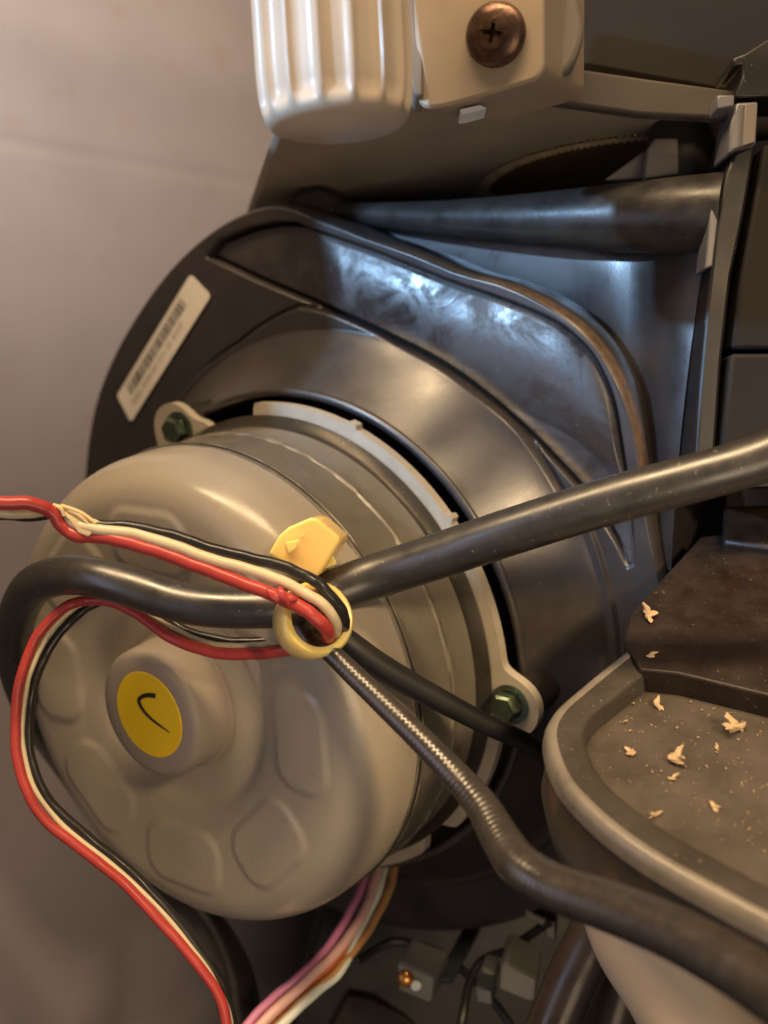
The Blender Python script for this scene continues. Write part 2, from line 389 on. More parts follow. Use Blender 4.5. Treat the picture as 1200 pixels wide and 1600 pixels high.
# side wall back and the inner throat
back = [(.0, .06), (.01, .10), (.02, .14), (.02, .45), (-.05, .6), (-.2, 4.2), (-2, 4.3)]
base = len(vs); last = (NR - 1) * NT
for dR, ds in back:
    o_ = len(vs); vs += [mp((RO[j] + dR) * math.cos(TH[j]), (RO[j] + dR) * math.sin(TH[j]), SB + ds) for j in range(NT)]
    fs += [(last + j, last + (j + 1) % NT, o_ + (j + 1) % NT, o_ + j) for j in range(NT)]; last = o_
o_ = len(vs); vs += [mp(3.63 * math.cos(t), 3.63 * math.sin(t), 5.4) for t in TH]
fs += [(j, o_ + j, o_ + (j + 1) % NT, (j + 1) % NT) for j in range(NT)]
o2 = len(vs); vs += [mp(.5 * math.cos(t), .5 * math.sin(t), 5.5) for t in TH]
fs += [(o_ + j, o2 + j, o2 + (j + 1) % NT, o_ + (j + 1) % NT) for j in range(NT)]
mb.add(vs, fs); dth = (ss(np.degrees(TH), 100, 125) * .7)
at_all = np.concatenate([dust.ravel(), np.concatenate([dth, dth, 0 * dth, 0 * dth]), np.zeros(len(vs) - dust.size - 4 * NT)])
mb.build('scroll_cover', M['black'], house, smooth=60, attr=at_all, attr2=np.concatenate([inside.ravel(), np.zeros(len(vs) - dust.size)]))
# lip around the intake
mb = MB(); mb.revolve([(3.86, -.02), (3.84, -.14), (3.78, -.17), (3.72, -.14), (3.7, 0), (3.7, .4)][::-1] if False else [(3.76, -.04), (3.75, .02), (3.71, .035), (3.66, .02), (3.63, 0), (3.62, -1.2)], mp(0, 0, SB - 1.18), A, 160)
mb.build('intake_lip', M['black'], house, smooth=60, attr=np.zeros(len(mb.v)))
# outlet duct plate behind the cover
pl = [(560, 330), (1128, 330), (1112, 420), (1098, 560), (1092, 760), (930, 860), (800, 700), (620, 440)]
mb = MB(); uv = [un(x, y, 5.5) for x, y in pl]
# gently bowed plate
NN = 40; quad = [un(*q, 5.5) for q in ((500, 345), (1125, 372), (1090, 860), (760, 860))]
vs = []
for i in range(NN):
    for j in range(NN):
        s_, t_ = i / (NN - 1), j / (NN - 1)
        u = (1 - s_) * (1 - t_) * quad[0][0] + s_ * (1 - t_) * quad[1][0] + s_ * t_ * quad[2][0] + (1 - s_) * t_ * quad[3][0]
        v = (1 - s_) * (1 - t_) * quad[0][1] + s_ * (1 - t_) * quad[1][1] + s_ * t_ * quad[2][1] + (1 - s_) * t_ * quad[3][1]
        vs.append(mp(u, v, 5.25 + .5 * (t_ - .35) ** 2 * 1.5 - .35 * ss(s_, .82, 1.0) - .75 * t_ * ss(s_, .66, .84)))
mb.add(vs, [(i * NN + j, i * NN + j + 1, (i + 1) * NN + j + 1, (i + 1) * NN + j) for i in range(NN - 1) for j in range(NN - 1)])
fr = len(vs); mb.add([Vector(p) - A * 2.2 for p in vs], [])
edge_ids = [i * NN for i in range(NN)] + [(NN - 1) * NN + j for j in range(1, NN)] + [i * NN + NN - 1 for i in range(NN - 2, -1, -1)] + [j for j in range(NN - 2, 0, -1)]
mb.f += [(a, b, b + fr, a + fr) for a, b in zip(edge_ids, edge_ids[1:] + edge_ids[:1])]
mb.build('outlet_duct', M['duct'], house, smooth=50, attr=np.zeros(len(mb.v)))
# barcode label on the cover
SL = SB - .14
lc = [Vector(un(x, y, SL)) for x, y in ((298, 428), (330, 462), (205, 660), (183, 618))]
lc2 = rounded([Vector((p.x, p.y, 0)) for p in lc], .08, 4)
mb = MB(); mb.prism([mp(p.x, p.y, SL) for p in lc2], -A * .01 * -1)
lab = mb.build('barcode_label', M['paper'], house); tag(lab, 'long white barcode label, creased and partly shaded')


def lab_pt(a, b):   # a along the length from the top, b across from the outer side
    t = lc[0].lerp(lc[3], a); q = lc[1].lerp(lc[2], a); p = t.lerp(q, b); return mp(p.x, p.y, SL - .014)


mb = MB(); a = .16
while a < .88:
    wd = random.choice([.004, .006, .010, .016]); gp = random.choice([.004, .006, .011])
    P4 = [lab_pt(a, .16), lab_pt(a + wd, .16), lab_pt(a + wd, .48), lab_pt(a, .48)]; mb.add(P4, [(0, 1, 2, 3)]); a += wd + gp
mb.build('barcode', M['ink'], lab)
mb = MB(); a = .26
while a < .90:
    wd = random.choice([.012, .018, .02]); k = random.random()
    for (b0, b1, a0, a1) in ((.60, .64, 0, 1), (.72, .76, 0, 1), (.60, .76, 0, .25)) if k < .4 else ((.60, .76, 0, .25), (.66, .70, 0, 1), (.60, .76, .75, 1)) if k < .7 else ((.60, .64, 0, 1), (.60, .76, .7, 1)):
        mb.add([lab_pt(a + wd * a0, b0), lab_pt(a + wd * a1, b0), lab_pt(a + wd * a1, b1), lab_pt(a + wd * a0, b1)], [(0, 1, 2, 3)])
    a += wd * 1.35 + (.02 if random.random() < .15 else 0)
tag(mb.build('number_row', M['ink2'], lab), kind='stuff')
mb = MB(); mb.add([lab_pt(.12, .09), lab_pt(.9, .09), lab_pt(.9, .105), lab_pt(.12, .105)], [(0, 1, 2, 3)]); mb.build('rule_line', M['ink2'], lab)
# lug on the top of the scroll
mb = MB(); mb.prism([at(*q, 16.65) for q in ((436, 330), (447, 314), (470, 296), (500, 291), (528, 303), (545, 330), (490, 336))], (.1, .45, .1)); mb.build('top_lug', M['blackm'], house, bevel=.07, seg=3)


# shoulder pipe running along the top of the duct
P, R = px_path([(500, 325, 17.0, .10), (560, 334, 16.5, .16), (700, 342, 15.5, .26), (850, 343, 14.6, .36), (1000, 339, 13.9, .45), (1135, 334, 13.4, .50)])
mb = MB(); mb.tube(P, R, 40); o = mb.build('shoulder_pipe', M['pipe']); tag(o, 'dusty dark tapering pipe lying along the top of the blower outlet', 'pipe')
# peg standing on the pipe
mb = MB(); pg = at(1062, 285, 14.2); mb.revolve([(.0, .88), (.2, .86), (.36, .74), (.42, .55), (.44, .2), (.44, -.3)], pg, (0, 0, 1), 40)
o = mb.build('rubber_peg', M['blackm']); tag(o, 'round topped black peg standing on the pipe under the deck', 'peg')
mb = MB(); mb.prism([at(1008, 278, 13.75), at(1012, 232, 13.75), at(1024, 215, 13.75), at(1060, 214, 13.75), at(1062, 272, 13.75)], (0, .25, 0)); mb.prism([at(945, 280, 14.0), at(1008, 234, 14.0), at(1008, 280, 14.0)], (0, .1, 0))
o = mb.build('peg_bracket', M['cheek'], bevel=.03); tag(o, 'small grey gusset in front of the round black peg', 'gusset')

# ------------------------------------------------------------------ vertical frame on the right
fr_ = thing('side_frame', at(1150, 700, 13), 'tall black plastic side frame with clips at the right edge', 'frame')
mb = MB(); mb.prism([at(*p, 13.0) for p in ((1150, 232), (1181, 225), (1164, 330), (1143, 430), (1128, 560), (1117, 720), (1084, 760), (1093, 600), (1104, 480), (1118, 360), (1134, 270))], (0.1, 2.5, 0)); mb.build('front_strip', M['frame'], fr_, bevel=.04)
mb = MB(); mb.prism([at(*p, 13.05) for p in ((1193, 225), (1330, 225), (1330, 545), (1143, 545), (1158, 430), (1178, 320))], (0, 2.5, 0)); mb.build('upper_plate', M['toppanel'], fr_, bevel=.05)
mb = MB(); mb.prism([at(*p, 12.95) for p in ((1142, 552), (1330, 552), (1330, 715), (1126, 720))], (0, 2.5, 0)); mb.build('lower_plate', M['toppanel'], fr_, bevel=.05)
mb = MB(); mb.prism([at(*p, 13.6) for p in ((1120, 230), (1340, 200), (1340, 760), (1090, 760))], (0, 1.5, 0)); mb.build('frame_core', M['cable2'], fr_)
mb = MB(); mb.prism([at(*p, 12.9) for p in ((1150, 160), (1185, 158), (1182, 226), (1150, 234), (1138, 240), (1143, 190))], (0, .6, 0)); mb.build('clip', M['clip'], fr_, bevel=.03)
mb = MB(); mb.prism([at(*p, 12.8) for p in ((1165, 162), (1184, 160), (1180, 222), (1160, 228))], (0, .1, 0)); mb.build('clip_pad', M['cheek'], fr_, bevel=.01)
mb = MB(); mb.prism([at(*p, 12.85) for p in ((1121, 148), (1148, 148), (1148, 166), (1121, 170))], (0, .5, 0)); mb.build('clip_tab', M['clip'], fr_, bevel=.02)
mb = MB(); mb.prism([at(*p, 12.9) for p in ((1145, 90), (1165, 82), (1200, 60), (1260, 60), (1260, 150), (1148, 152), (1160, 120), (1160, 100), (1146, 104))], (0, .7, 0)); mb.build('frame_hook', M['frame'], fr_, bevel=.03)
mb = MB(); mb.prism([at(*p, 13.0) for p in ((1111, 325), (1124, 322), (1114, 416), (1101, 420))], (0, .4, 0)); mb.build('edge_tab', M['clip'], fr_, bevel=.02)

# ------------------------------------------------------------------ fan motor
motor = thing('fan_motor', mp(0, 0, 2.9), 'round beige fan motor with embossed cap, yellow sticker and bolted flange', 'motor')
NRc, NTc = 150, 384
key = [(0.90, .64), (1.0, .63), (1.35, .62), (1.6, .50), (2.0, .40), (2.6, .34), (2.85, .36), (3.02, .45), (3.14, .60), (3.22, .80), (3.25, 1.0), (3.26, 1.32)]
ks = spline(key, 14); arc = np.concatenate([[0], np.cumsum(np.hypot(*np.diff(ks, axis=0).T))]); tt = np.linspace(0, arc[-1], NRc)
pr_r = np.interp(tt, arc, ks[:, 0]); pr_s = np.interp(tt, arc, ks[:, 1])
vs = []
for i in range(NRc):
    r = pr_r[i]
    for j in range(NTc):
        th = 2 * math.pi * j / NTc; d_ = math.degrees(th)
        h = 0
        if r < 3.1:
            k = (d_ - 5.5 + 22.5) % 45 - 22.5                     # nearest of eight pads
            x = r * math.sin(math.radians(k)); y = r * math.cos(math.radians(k))
            hw = .30 + .24 * (y - 1.55)
            hw = .70; qx = abs(x) - hw + .36; qy = abs(y - 2.2) - .46 + .36
            sd = math.hypot(max(qx, 0), max(qy, 0)) + min(max(qx, qy), 0) - .36
            h = -.032 * float(ss(-sd, -.03, .10))
            
        vs.append(mp(r * math.cos(th), r * math.sin(th), pr_s[i] + h))
mb = MB(); mb.add(vs, [(i * NTc + j, i * NTc + (j + 1) % NTc, (i + 1) * NTc + (j + 1) % NTc, (i + 1) * NTc + j) for i in range(NRc - 1) for j in range(NTc)])
mb.build('front_cap', M['cap'], motor, smooth=60)
mb = MB(); mb.revolve([(r, -s) for r, s in ((0, .03), (.60, .03), (.76, .035), (.825, .06), (.86, .12), (.875, .35), (.885, .585), (.93, .60), (.94, .8))], C0, A, 96); boss = mb.build('shaft_boss', M['boss'], motor, smooth=60)
su, sv = un(232, 1117, .02)
mb = MB(); mb.revolve([(0, .012), (.575, .012), (.58, .0), (.58, -.02)], mp(su, sv, .03), A, 64); st = mb.build('yellow_sticker', M['yellow'], motor, smooth=30); tag(st, 'round yellow sticker with a handwritten tick')
mb = MB(); ck = spline([(244, 1087, 5), (230, 1086, 4.6), (219, 1091, 4.0), (219, 1099, 3.4), (225, 1110, 3), (235, 1121, 2.6), (250, 1133, 2.0), (266, 1144, .6)], 8)
L_, R_ = [], []
for i in range(len(ck)):
    a, b = ck[max(i - 1, 0)], ck[min(i + 1, len(ck) - 1)]; t = Vector((b[0] - a[0], b[1] - a[1])).normalized()
    w_ = ck[i][2] * .75; L_.append(mp(*un(ck[i][0] - t.y * w_, ck[i][1] + t.x * w_, .02), .010)); R_.append(mp(*un(ck[i][0] + t.y * w_, ck[i][1] - t.x * w_, .02), .010))
m_ = len(L_); mb.add(L_ + R_, [(i, i + 1, m_ + i + 1, m_ + i) for i in range(m_ - 1)]); mb.build('tick_mark', M['pen'], st, smooth=0)
# steel can with rolled ridges


def ridge_prof(c, w_, h): return [(3.27, -(c - w_)), (3.27 + h * .7, -(c - w_ * .45)), (3.27 + h, -c), (3.27 + h * .7, -(c + w_ * .45)), (3.27, -(c + w_))]


prof = [(3.2, -1.25), (3.25, -1.28)] + ridge_prof(1.42, .045, .026) + ridge_prof(2.16, .045, .028) + [(3.27, -2.72), (3.31, -2.80), (3.42, -2.88)]
mb = MB(); mb.revolve(prof, C0, A, 192); mb.build('motor_can', M['can'], motor, smooth=70)
# flange: ring outline with two ears and steps
def ear(th, c, w_=17, h=.50):
    d_ = (th - c + 180) % 360 - 180
    return h * float(1 - ss(abs(d_), w_ * .30, w_ * .62))


rr_ = np.full(720, 3.585); thd = np.arange(720) / 2.0
for c in (62.9, 189.7, 310):
    D = (thd - c + 180) % 360 - 180; q = .44 ** 2 - (3.66 * np.sin(np.radians(D))) ** 2
    rr_ = np.where((q > 0) & (abs(D) < 20), np.maximum(rr_, 3.66 * np.cos(np.radians(D)) + np.sqrt(np.maximum(q, 0))), rr_)
rr_ = rr_ - .27 * ss(thd, 72, 76) * (1 - ss(thd, 89, 90.5)); rr_[(thd > 226) & (thd < 236)] = 3.40
rr_[abs(thd - 118) < 1.3] += .06; rr_[abs(thd - 148) < 1.0] += .06
kern = np.exp(-(np.arange(-8, 9) / 3.2) ** 2); kern /= kern.sum(); sm_ = np.convolve(np.r_[rr_[-8:], rr_, rr_[:8]], kern, 'valid')
keep = (abs(thd - 90) < 4) | (abs(thd - 118) < 3) | (abs(thd - 148) < 3); sm_ = np.where(keep, rr_, sm_)
outl = list(zip(thd, sm_))
m_ = len(outl)
rings = [(3.36, 2.86), (3.40, 2.90), (None, 2.90), (None, 3.05), (3.3, 3.05)]
vs = []
for rr, s_ in rings:
    for th, r in outl:
        q = math.radians(th); r2 = r if rr is None else rr; vs.append(mp(r2 * math.cos(q), r2 * math.sin(q), s_))
mb.add(vs, [(i * m_ + k, i * m_ + (k + 1) % m_, (i + 1) * m_ + (k + 1) % m_, (i + 1) * m_ + k) for i in range(len(rings) - 1) for k in range(m_)])
mb.build('mounting_flange', M['flange'], motor, smooth=30, bevel=.02)


def hexbolt(u, v, lab_, rot):
    mb = MB(); c = mp(u, v, 2.90)
    mb.revolve([(.27, 0), (.27, .035), (.21, .05), (.20, .05)], c, A, 40); o = mb.build('bolt', M['bolt'], motor); tag(o, lab_)
    mb = MB(); vs = [c + A * h + (E1 * math.cos(rot + k * math.pi / 3) + E2 * math.sin(rot + k * math.pi / 3)) * r for r, h in ((.205, .04), (.205, .19), (.17, .225)) for k in range(6)]
    mb.add(vs, [(i * 6 + k, i * 6 + (k + 1) % 6, (i + 1) * 6 + (k + 1) % 6, (i + 1) * 6 + k) for i in range(2) for k in range(6)] + [tuple(12 + k for k in range(6))])
    mb.build('hex_head', M['bolt'], o, smooth=20)
    mb = MB(); mb.revolve([(.12, .228), (.10, .18), (0, .17)], c, A, 24); mb.build('head_dimple', M['cable2'], o)


hexbolt(*un(281, 670, 2.9), 'zinc hex bolt at the upper left ear', .3); hexbolt(*un(797, 1100, 2.9), 'greenish zinc hex bolt at the right ear', .1)
# standoff behind each ear
for u, v in (un(283, 670, 2.97), un(798, 1100, 2.97), (2.36, -2.81)):
    mb = MB(); mb.revolve([(.34, 0), (.36, -1.5)], mp(u, v, 3.06), A, 32); mb.build('standoff', M['blackm'], house)

# ------------------------------------------------------------------ cables
P, R = px_path([(1330, 650, 10.6, .25), (1200, 712, 10.9, .25), (1080, 748, 11.1, .25), (950, 783, 11.4, .255), (800, 830, 11.8, .26), (680, 870, 12.2, .26), (600, 896, 12.45, .26), (545, 915, 12.5, .26),
                (500, 933, 12.45, .25), (450, 946, 12.35, .24), (400, 950, 12.35, .235), (330, 948, 12.4, .235), (270, 938, 12.5, .235), (200, 915, 12.6, .235), (140, 900, 12.8, .24), (90, 900, 13.2, .245), (50, 918, 13.7, .25),
                (28, 960, 14.3, .25), (22, 1010, 14.8, .25), (34, 1070, 15.6, .25), (62, 1130, 16.6, .25), (110, 1200, 18, .25), (190, 1310, 19.3, .26), (275, 1395, 19.3, .27), (325, 1445, 18.5, .28), (357, 1500, 17.4, .29), (375, 1560, 16.4, .29), (388, 1680, 15, .29)], 9)
mb = MB(); mb.tube(P, R, 28); o = mb.build('power_cable', M['cable']); tag(o, 'thick round black power cable crossing in front of the motor through the tie', 'cable')

flat = thing('ribbon_wire', at(300, 880, 11.9), 'flat three core wire in red, cream and black looped through the tie', 'wire')
redp = [(-60, 778, 11.4), (0, 786, 11.5), (50, 788, 11.6), (82, 800, 11.7), (98, 822, 11.75), (120, 838, 11.75), (150, 838, 11.75), (200, 847, 11.7), (250, 863, 11.7), (300, 882, 11.7), (360, 904, 11.7), (410, 922, 11.68), (450, 940, 11.66),
        (480, 956, 11.66), (503, 974, 11.7), (513, 990, 11.85), (505, 1003, 12.15), (480, 1012, 12.5), (440, 1016, 12.65), (400, 1021, 12.7), (350, 1022, 12.75), (300, 1010, 12.8), (255, 988, 12.9), (215, 960, 13.0), (175, 942, 13.1), (135, 938, 13.2), (105, 947, 13.2),
        (75, 972, 13.2), (50, 1010, 13.2), (33, 1060, 13.1), (24, 1120, 13.1), (26, 1180, 13.0), (42, 1235, 12.9), (75, 1285, 12.9), (130, 1330, 12.9), (190, 1378, 12.9), (245, 1433, 12.9), (295, 1490, 12.9), (332, 1540, 12.9), (352, 1585, 12.9), (362, 1660, 12.9)]
P, _ = px_path(redp, 9, .0045)
# a nick in the jacket where it meets the tie
rad = list(np.interp(np.linspace(0, 1, len(P)), [0, .45, .6, 1], [.076, .076, .064, .062]))
P_r = P
mb = MB(); mb.tube(P, rad, 16); mb.build('red_core', M['red'], flat)
whp = [(-60, 793, 11.5), (0, 799, 11.6), (45, 801, 11.72), (75, 797, 11.8), (100, 803, 11.8), (125, 820, 11.72), (160, 828, 11.7), (210, 835, 11.7), (260, 848, 11.7), (310, 866, 11.7), (365, 884, 11.7), (420, 900, 11.7), (460, 917, 11.7), (490, 934, 11.7),
       (515, 957, 11.75), (526, 980, 11.9), (518, 997, 12.25), (485, 1004, 12.6), (440, 1007, 12.75), (400, 1010, 12.8), (350, 1010, 12.85), (300, 998, 12.9), (260, 978, 13.0), (220, 950, 13.1), (180, 936, 13.2), (145, 938, 13.25), (115, 951, 13.25),
       (86, 977, 13.25), (62, 1014, 13.25), (44, 1062, 13.15), (36, 1120, 13.15), (38, 1178, 13.05), (53, 1230, 12.95), (85, 1277, 12.95), (137, 1321, 12.95), (197, 1369, 12.95), (251, 1424, 12.95), (300, 1482, 12.97), (336, 1533, 13.0), (356, 1580, 13.05), (367, 1660, 13.1)]
P, _ = px_path(whp, 9, .0045); mb = MB(); mb.tube(P, list(np.interp(np.linspace(0, 1, len(P)), [0, .45, .6, 1], [.064, .060, .034, .032])), 14); mb.build('cream_core', M['white'], flat)
blp = [(-60, 799, 11.7), (0, 803, 11.8), (50, 806, 11.95), (85, 803, 12.0), (115, 808, 11.85), (150, 819, 11.75), (200, 823, 11.75), (250, 832, 11.75), (300, 846, 11.75), (350, 862, 11.75), (400, 874, 11.75), (445, 886, 11.75), (485, 903, 11.75), (512, 925, 11.77),
       (532, 952, 11.85), (538, 975, 12.0), (528, 992, 12.35), (490, 998, 12.7), (440, 1001, 12.85), (400, 1003, 12.9), (350, 1001, 12.95), (300, 990, 13.0), (260, 968, 13.1), (220, 944, 13.2), (185, 935, 13.3), (155, 941, 13.35), (125, 957, 13.35),
       (98, 983, 13.35), (74, 1020, 13.35), (55, 1066, 13.25), (45, 1120, 13.2), (47, 1174, 13.1), (62, 1224, 13.0), (94, 1270, 13.0), (145, 1313, 13.0), (204, 1361, 13.0), (258, 1417, 13.0), (306, 1477, 13.05), (342, 1530, 13.1), (362, 1578, 13.2), (374, 1660, 13.3)]
P, _ = px_path(blp, 9, .005); mb = MB(); mb.tube(P, list(np.interp(np.linspace(0, 1, len(P)), [0, .45, .6, 1], [.064, .064, .058, .056])), 14); mb.build('black_core', M['blackw'], flat)
# torn web between the cores at the twist
mb = MB(); mb.add([at(72, 790, 11.72), at(86, 786, 11.72), (at(100, 790, 11.72)), at(125, 802, 11.72), at(158, 814, 11.70), at(150, 824, 11.66), at(138, 838, 11.64), at(122, 832, 11.66), at(108, 812, 11.66), at(92, 798, 11.68)], [tuple(range(10))])
o = mb.build('torn_web', M['film'], flat); sm = o.modifiers.new('solid', 'SOLIDIFY'); sm.thickness = .035
o.modifiers.new('bevel', 'BEVEL').width = .012
mb = MB()
for a, b in (((96, 790), (150, 818)), ((104, 796), (140, 822)), ((84, 789), (100, 806))):
    Pt, _ = px_path([(a[0], a[1], 11.70), ((a[0] + b[0]) / 2 + 3, (a[1] + b[1]) / 2 - 3, 11.66), (b[0], b[1], 11.68)], 6); mb.tube(Pt, .022, 8)
mb.build('web_threads', M['film'], flat)
# burr of melted red jacket beside the tie
mb = MB(); c = at(440, 932, 11.60); nb = 60
import bmesh as _bm
b_ = _bm.new(); _bm.ops.create_icosphere(b_, subdivisions=3, radius=.105)
for v in b_.verts:
    v.co = Vector((v.co.x * 1.5, v.co.y * .8, v.co.z * .8)) * (1 + .22 * math.sin(v.co.x * 60 + v.co.z * 35))
    v.co.rotate(Matrix.Rotation(math.radians(25), 3, 'Y')); v.co += c
mb.add([v.co.copy() for v in b_.verts], [tuple(v.index for v in f.verts) for f in b_.faces]); b_.free(); mb.build('jacket_burr', M['red'], flat)

# cable tie
tie = thing('cable_tie', at(488, 970, 12.1), 'yellowed nylon cable tie with block head binding cables', 'cable tie')
rc = at(489, 970, 12.1); rax = Vector((.42, -.86, .26)).normalized()
mb = MB(); pr_ = [(.32, -.18), (.39, -.19), (.42, -.16), (.43, 0), (.42, .16), (.39, .19), (.32, .18), (.315, 0), (.32, -.18)]
mb.revolve(pr_, rc, rax, 72); mb.build('band', M['tie'], tie, smooth=50)
hd = [(418, 866), (436, 836), (450, 824), (484, 809), (496, 810), (529, 838), (531, 846), (519, 866), (499, 899), (490, 902), (455, 888)]
front = [at(x, y, 11.95 + .0012 * (x - 418)) for x, y in hd]
mb = MB(); mb.prism(front, Vector((.08, .48, .03))); mb.build('head', M['tie'], tie, bevel=.04, seg=3)
mb = MB(); mb.prism([at(446, 847, 11.93), at(468, 843, 11.93), at(462, 858, 11.93), at(450, 866, 11.93)], (0, .05, 0)); mb.prism([at(470, 838, 11.94), at(477, 826, 11.94), at(474, 842, 11.94)], (0, .06, 0)); mb.build('pawl', M['tie'], tie, bevel=.01)
mb = MB(); mb.prism([at(506, 880, 12.15), at(519, 866, 12.15), at(527, 881, 12.15), at(506, 890, 12.15)], (0, .1, 0)); mb.build('cut_tail', M['tie'], tie, bevel=.01)

# ribbed hose with small beads along its jacket
ctrl = [(455, 945, 12.7, .10), (478, 975, 12.35, .105), (500, 1003, 12.1, .112), (540, 1042, 11.9, .122), (600, 1100, 11.6, .132), (660, 1158, 11.3, .142), (715, 1215, 11.0, .158), (755, 1262, 10.7, .178), (782, 1310, 10.4, .20),
        (812, 1352, 10.1, .215), (865, 1385, 9.8, .22), (940, 1412, 9.4, .225), (1030, 1448, 8.9, .225), (1120, 1495, 8.4, .225), (1210, 1555, 7.9, .225), (1290, 1620, 7.4, .225)]
P, R = px_path(ctrl, 90); L = 0; RR = []
for i, p in enumerate(P):
    if i: L += (p - P[i - 1]).length
    RR.append(R[i] * (.96 + .007 * math.sin(L * 2 * math.pi / .062 + .6 * math.sin(L * 3.1)) * (1 if L < 4.0 else 0.2)))
mb = MB(); mb.tube(P, RR, 28); o = mb.build('ribbed_hose', M['hose'], smooth=80); tag(o, 'dark ribbed sleeve running from the tie down to lower right', 'hose')
P, R = px_path([(490, 965, 12.5, .15), (540, 1003, 12.45, .16), (600, 1045, 12.55, .155), (680, 1090, 12.75, .14), (760, 1132, 13.0, .125), (830, 1165, 13.3, .12), (900, 1220, 13.9, .13), (960, 1300, 14.5, .13)])
mb = MB(); mb.tube(P, R, 16); o = mb.build('black_lead', M['cable2']); tag(o, 'thin matt black lead crossing below the right hand flange bolt', 'cable')

# motor lead bundle leaving the bottom of the can
bun = thing('lead_bundle', at(560, 1450, 15.5), 'bundle of thin coloured motor leads hanging from the underside of the motor', 'wires')
for nm, m_, off, r in (('purple_lead', 'purple', (-27, -8, 0), .066), ('pink_lead', 'pink', (-11, 1, -.1), .07), ('brown_lead', 'brown', (1, 2, .12), .068), ('tan_lead', 'orange', (14, 8, .05), .062), ('pale_lead', 'mint', (5, 20, -.05), .07)):
    base_ = [(612, 1300, 17.2), (602, 1350, 16.8), (588, 1400, 16.3), (562, 1450, 15.9), (528, 1495, 15.5), (485, 1535, 15.1), (440, 1575, 14.8), (395, 1625, 14.5), (350, 1690, 14.2)]
    ct = []
    for i, (x, y, d_) in enumerate(base_):
        f_ = 1 - .15 * min(i, 4) / 4 if nm != 'pale_lead' else (0 if i < 3 else 1)
        dx, dy = off[0] * f_, off[1] * f_
        if nm == 'pale_lead' and i < 4: dx, dy = 0, 0
        if nm == 'purple_lead' and i > 4: dx, dy = -19, -9
        ct.append((x + dx, y + dy, d_ + off[2] + (.15 if nm == 'pale_lead' and i < 4 else 0)))
    P, _ = px_path(ct, 9, .008); mb = MB(); mb.tube(P, r, 12); mb.build(nm, M[m_], bun)

# ------------------------------------------------------------------ fluted knob, top left of centre
kb = thing('fluted_knob', at(528, 190, 10.5), 'cream fluted plastic knob hanging at the top of the picture', 'knob')
kc = at(527, 196, 10.6); kax = Vector((-.055, -.09, 1)).normalized(); kx = kax.orthogonal().normalized(); ky = kax.cross(kx)
hs = [-.03, -.03, 0, .05, .12, .2, .28, .36, .5] + list(np.linspace(.7, 3, 12)); nk = 15; n = nk * 24; vs = []; R0 = .76
rs = [0.0, .60, .665, .70, .725, .74, .75, .755, .76] + [.76] * 12
for h, r in zip(hs, rs):
    for k in range(n):
        a = 2 * math.pi * k / n; ph = (k % 24) / 24
        xq = abs(ph - .5) / .44; dn = math.sqrt(max(0, 1 - xq ** 3.2))
        dep = .08 * dn * float(ss(np.float64(h), .04 + .1 * (1 - dn), .20))
        rr = (r * (1 - 0) - dep) if r > .3 else r
        vs.append(kc + kax * h + (kx * math.cos(a) + ky * math.sin(a)) * rr * 1.0)
mb = MB(); mb.add(vs, [(i * n + k, i * n + (k + 1) % n, (i + 1) * n + (k + 1) % n, (i + 1) * n + k) for i in range(len(hs) - 1) for k in range(n)])
mb.build('knob_body', M['knob'], kb, smooth=50)

# ------------------------------------------------------------------ bracket with the bronze screw
br = thing('screw_bracket', at(760, 150, 11.8), 'tan moulded bracket beside the knob held by a bronze screw', 'bracket')
bn = Vector((-.42, -.86, -.2)).normalized()
b0 = at(776, 55, 11.6)


def onp(px, py, org, nrm):
    r = Vector(((px - 600) / F, 1, (800 - py) / F)); return r * (org.dot(nrm) / r.dot(nrm))


fc = rounded([onp(x, y, b0, bn) for x, y in ((640, -120), (652, 172), (700, 166), (850, 122), (850, -120))], .16, 6)
mb = MB(); mb.prism(fc, -bn * 1.6); mb.build('face_plate', M['brkt'], br, bevel=.04, seg=3)
mb = MB(); fc = rounded([onp(x, y, b0 + Vector((0, .5, 0)), Vector((-.1, -1, 0))) for x, y in ((800, -120), (800, 140), (868, 128), (900, 100), (917, 50), (905, 0), (905, -120))], .2, 6); mb.prism(fc, (0, .5, 0)); mb.build('side_cheek', M['cheek'], br, bevel=.08, seg=3)
mb = MB(); mb.prism([at(*p, 12.0) for p in ((610, -60), (662, -60), (662, 150), (648, 150), (640, 120))], (0, .5, 0)); mb.build('inner_edge', M['cheek'], br, bevel=.03)
mb = MB(); mb.prism([at(*p, 12.1) for p in ((719, 171), (750, 164), (760, 169), (728, 178), (720, 178))], (0, .3, 0)); mb.build('slot_glint', M['glintw'], br)  # pale sliver painted in place of the window's reflection in the slot
mb = MB(); sb = onp(776, 55, b0, bn); mb.revolve([(.315, -.01), (.335, .02), (.33, .06), (.29, .105), (.2, .135), (.10, .148)], sb, bn, 48); sc_ = mb.build('screw', M['screw'], br, smooth=60)
# cross recess: head dome top is a ring with a star hole
sx = bn.cross(Vector((0, 0, 1))).normalized(); sy = sx.cross(bn); st_ = []
for k in range(48):
    a = 2 * math.pi * k / 48 + .3; q = abs(math.cos(2 * (a - .3))) ** 5; r = .045 + .10 * q; st_.append((a, r))
vs = [sb + bn * (.148) + (sx * math.cos(a) + sy * math.sin(a)) * .165 for a, r in st_] + [sb + bn * .155 + (sx * math.cos(a) + sy * math.sin(a)) * r for a, r in st_] + [sb + bn * .05 + (sx * math.cos(a) + sy * math.sin(a)) * r * .5 for a, r in st_]
mb = MB(); mb.add(vs, [(i * 48 + k, i * 48 + (k + 1) % 48, (i + 1) * 48 + (k + 1) % 48, (i + 1) * 48 + k) for i in range(2) for k in range(48)] + [tuple(96 + k for k in range(48))]); mb.build('cross_recess', M['screw'], sc_, smooth=30)

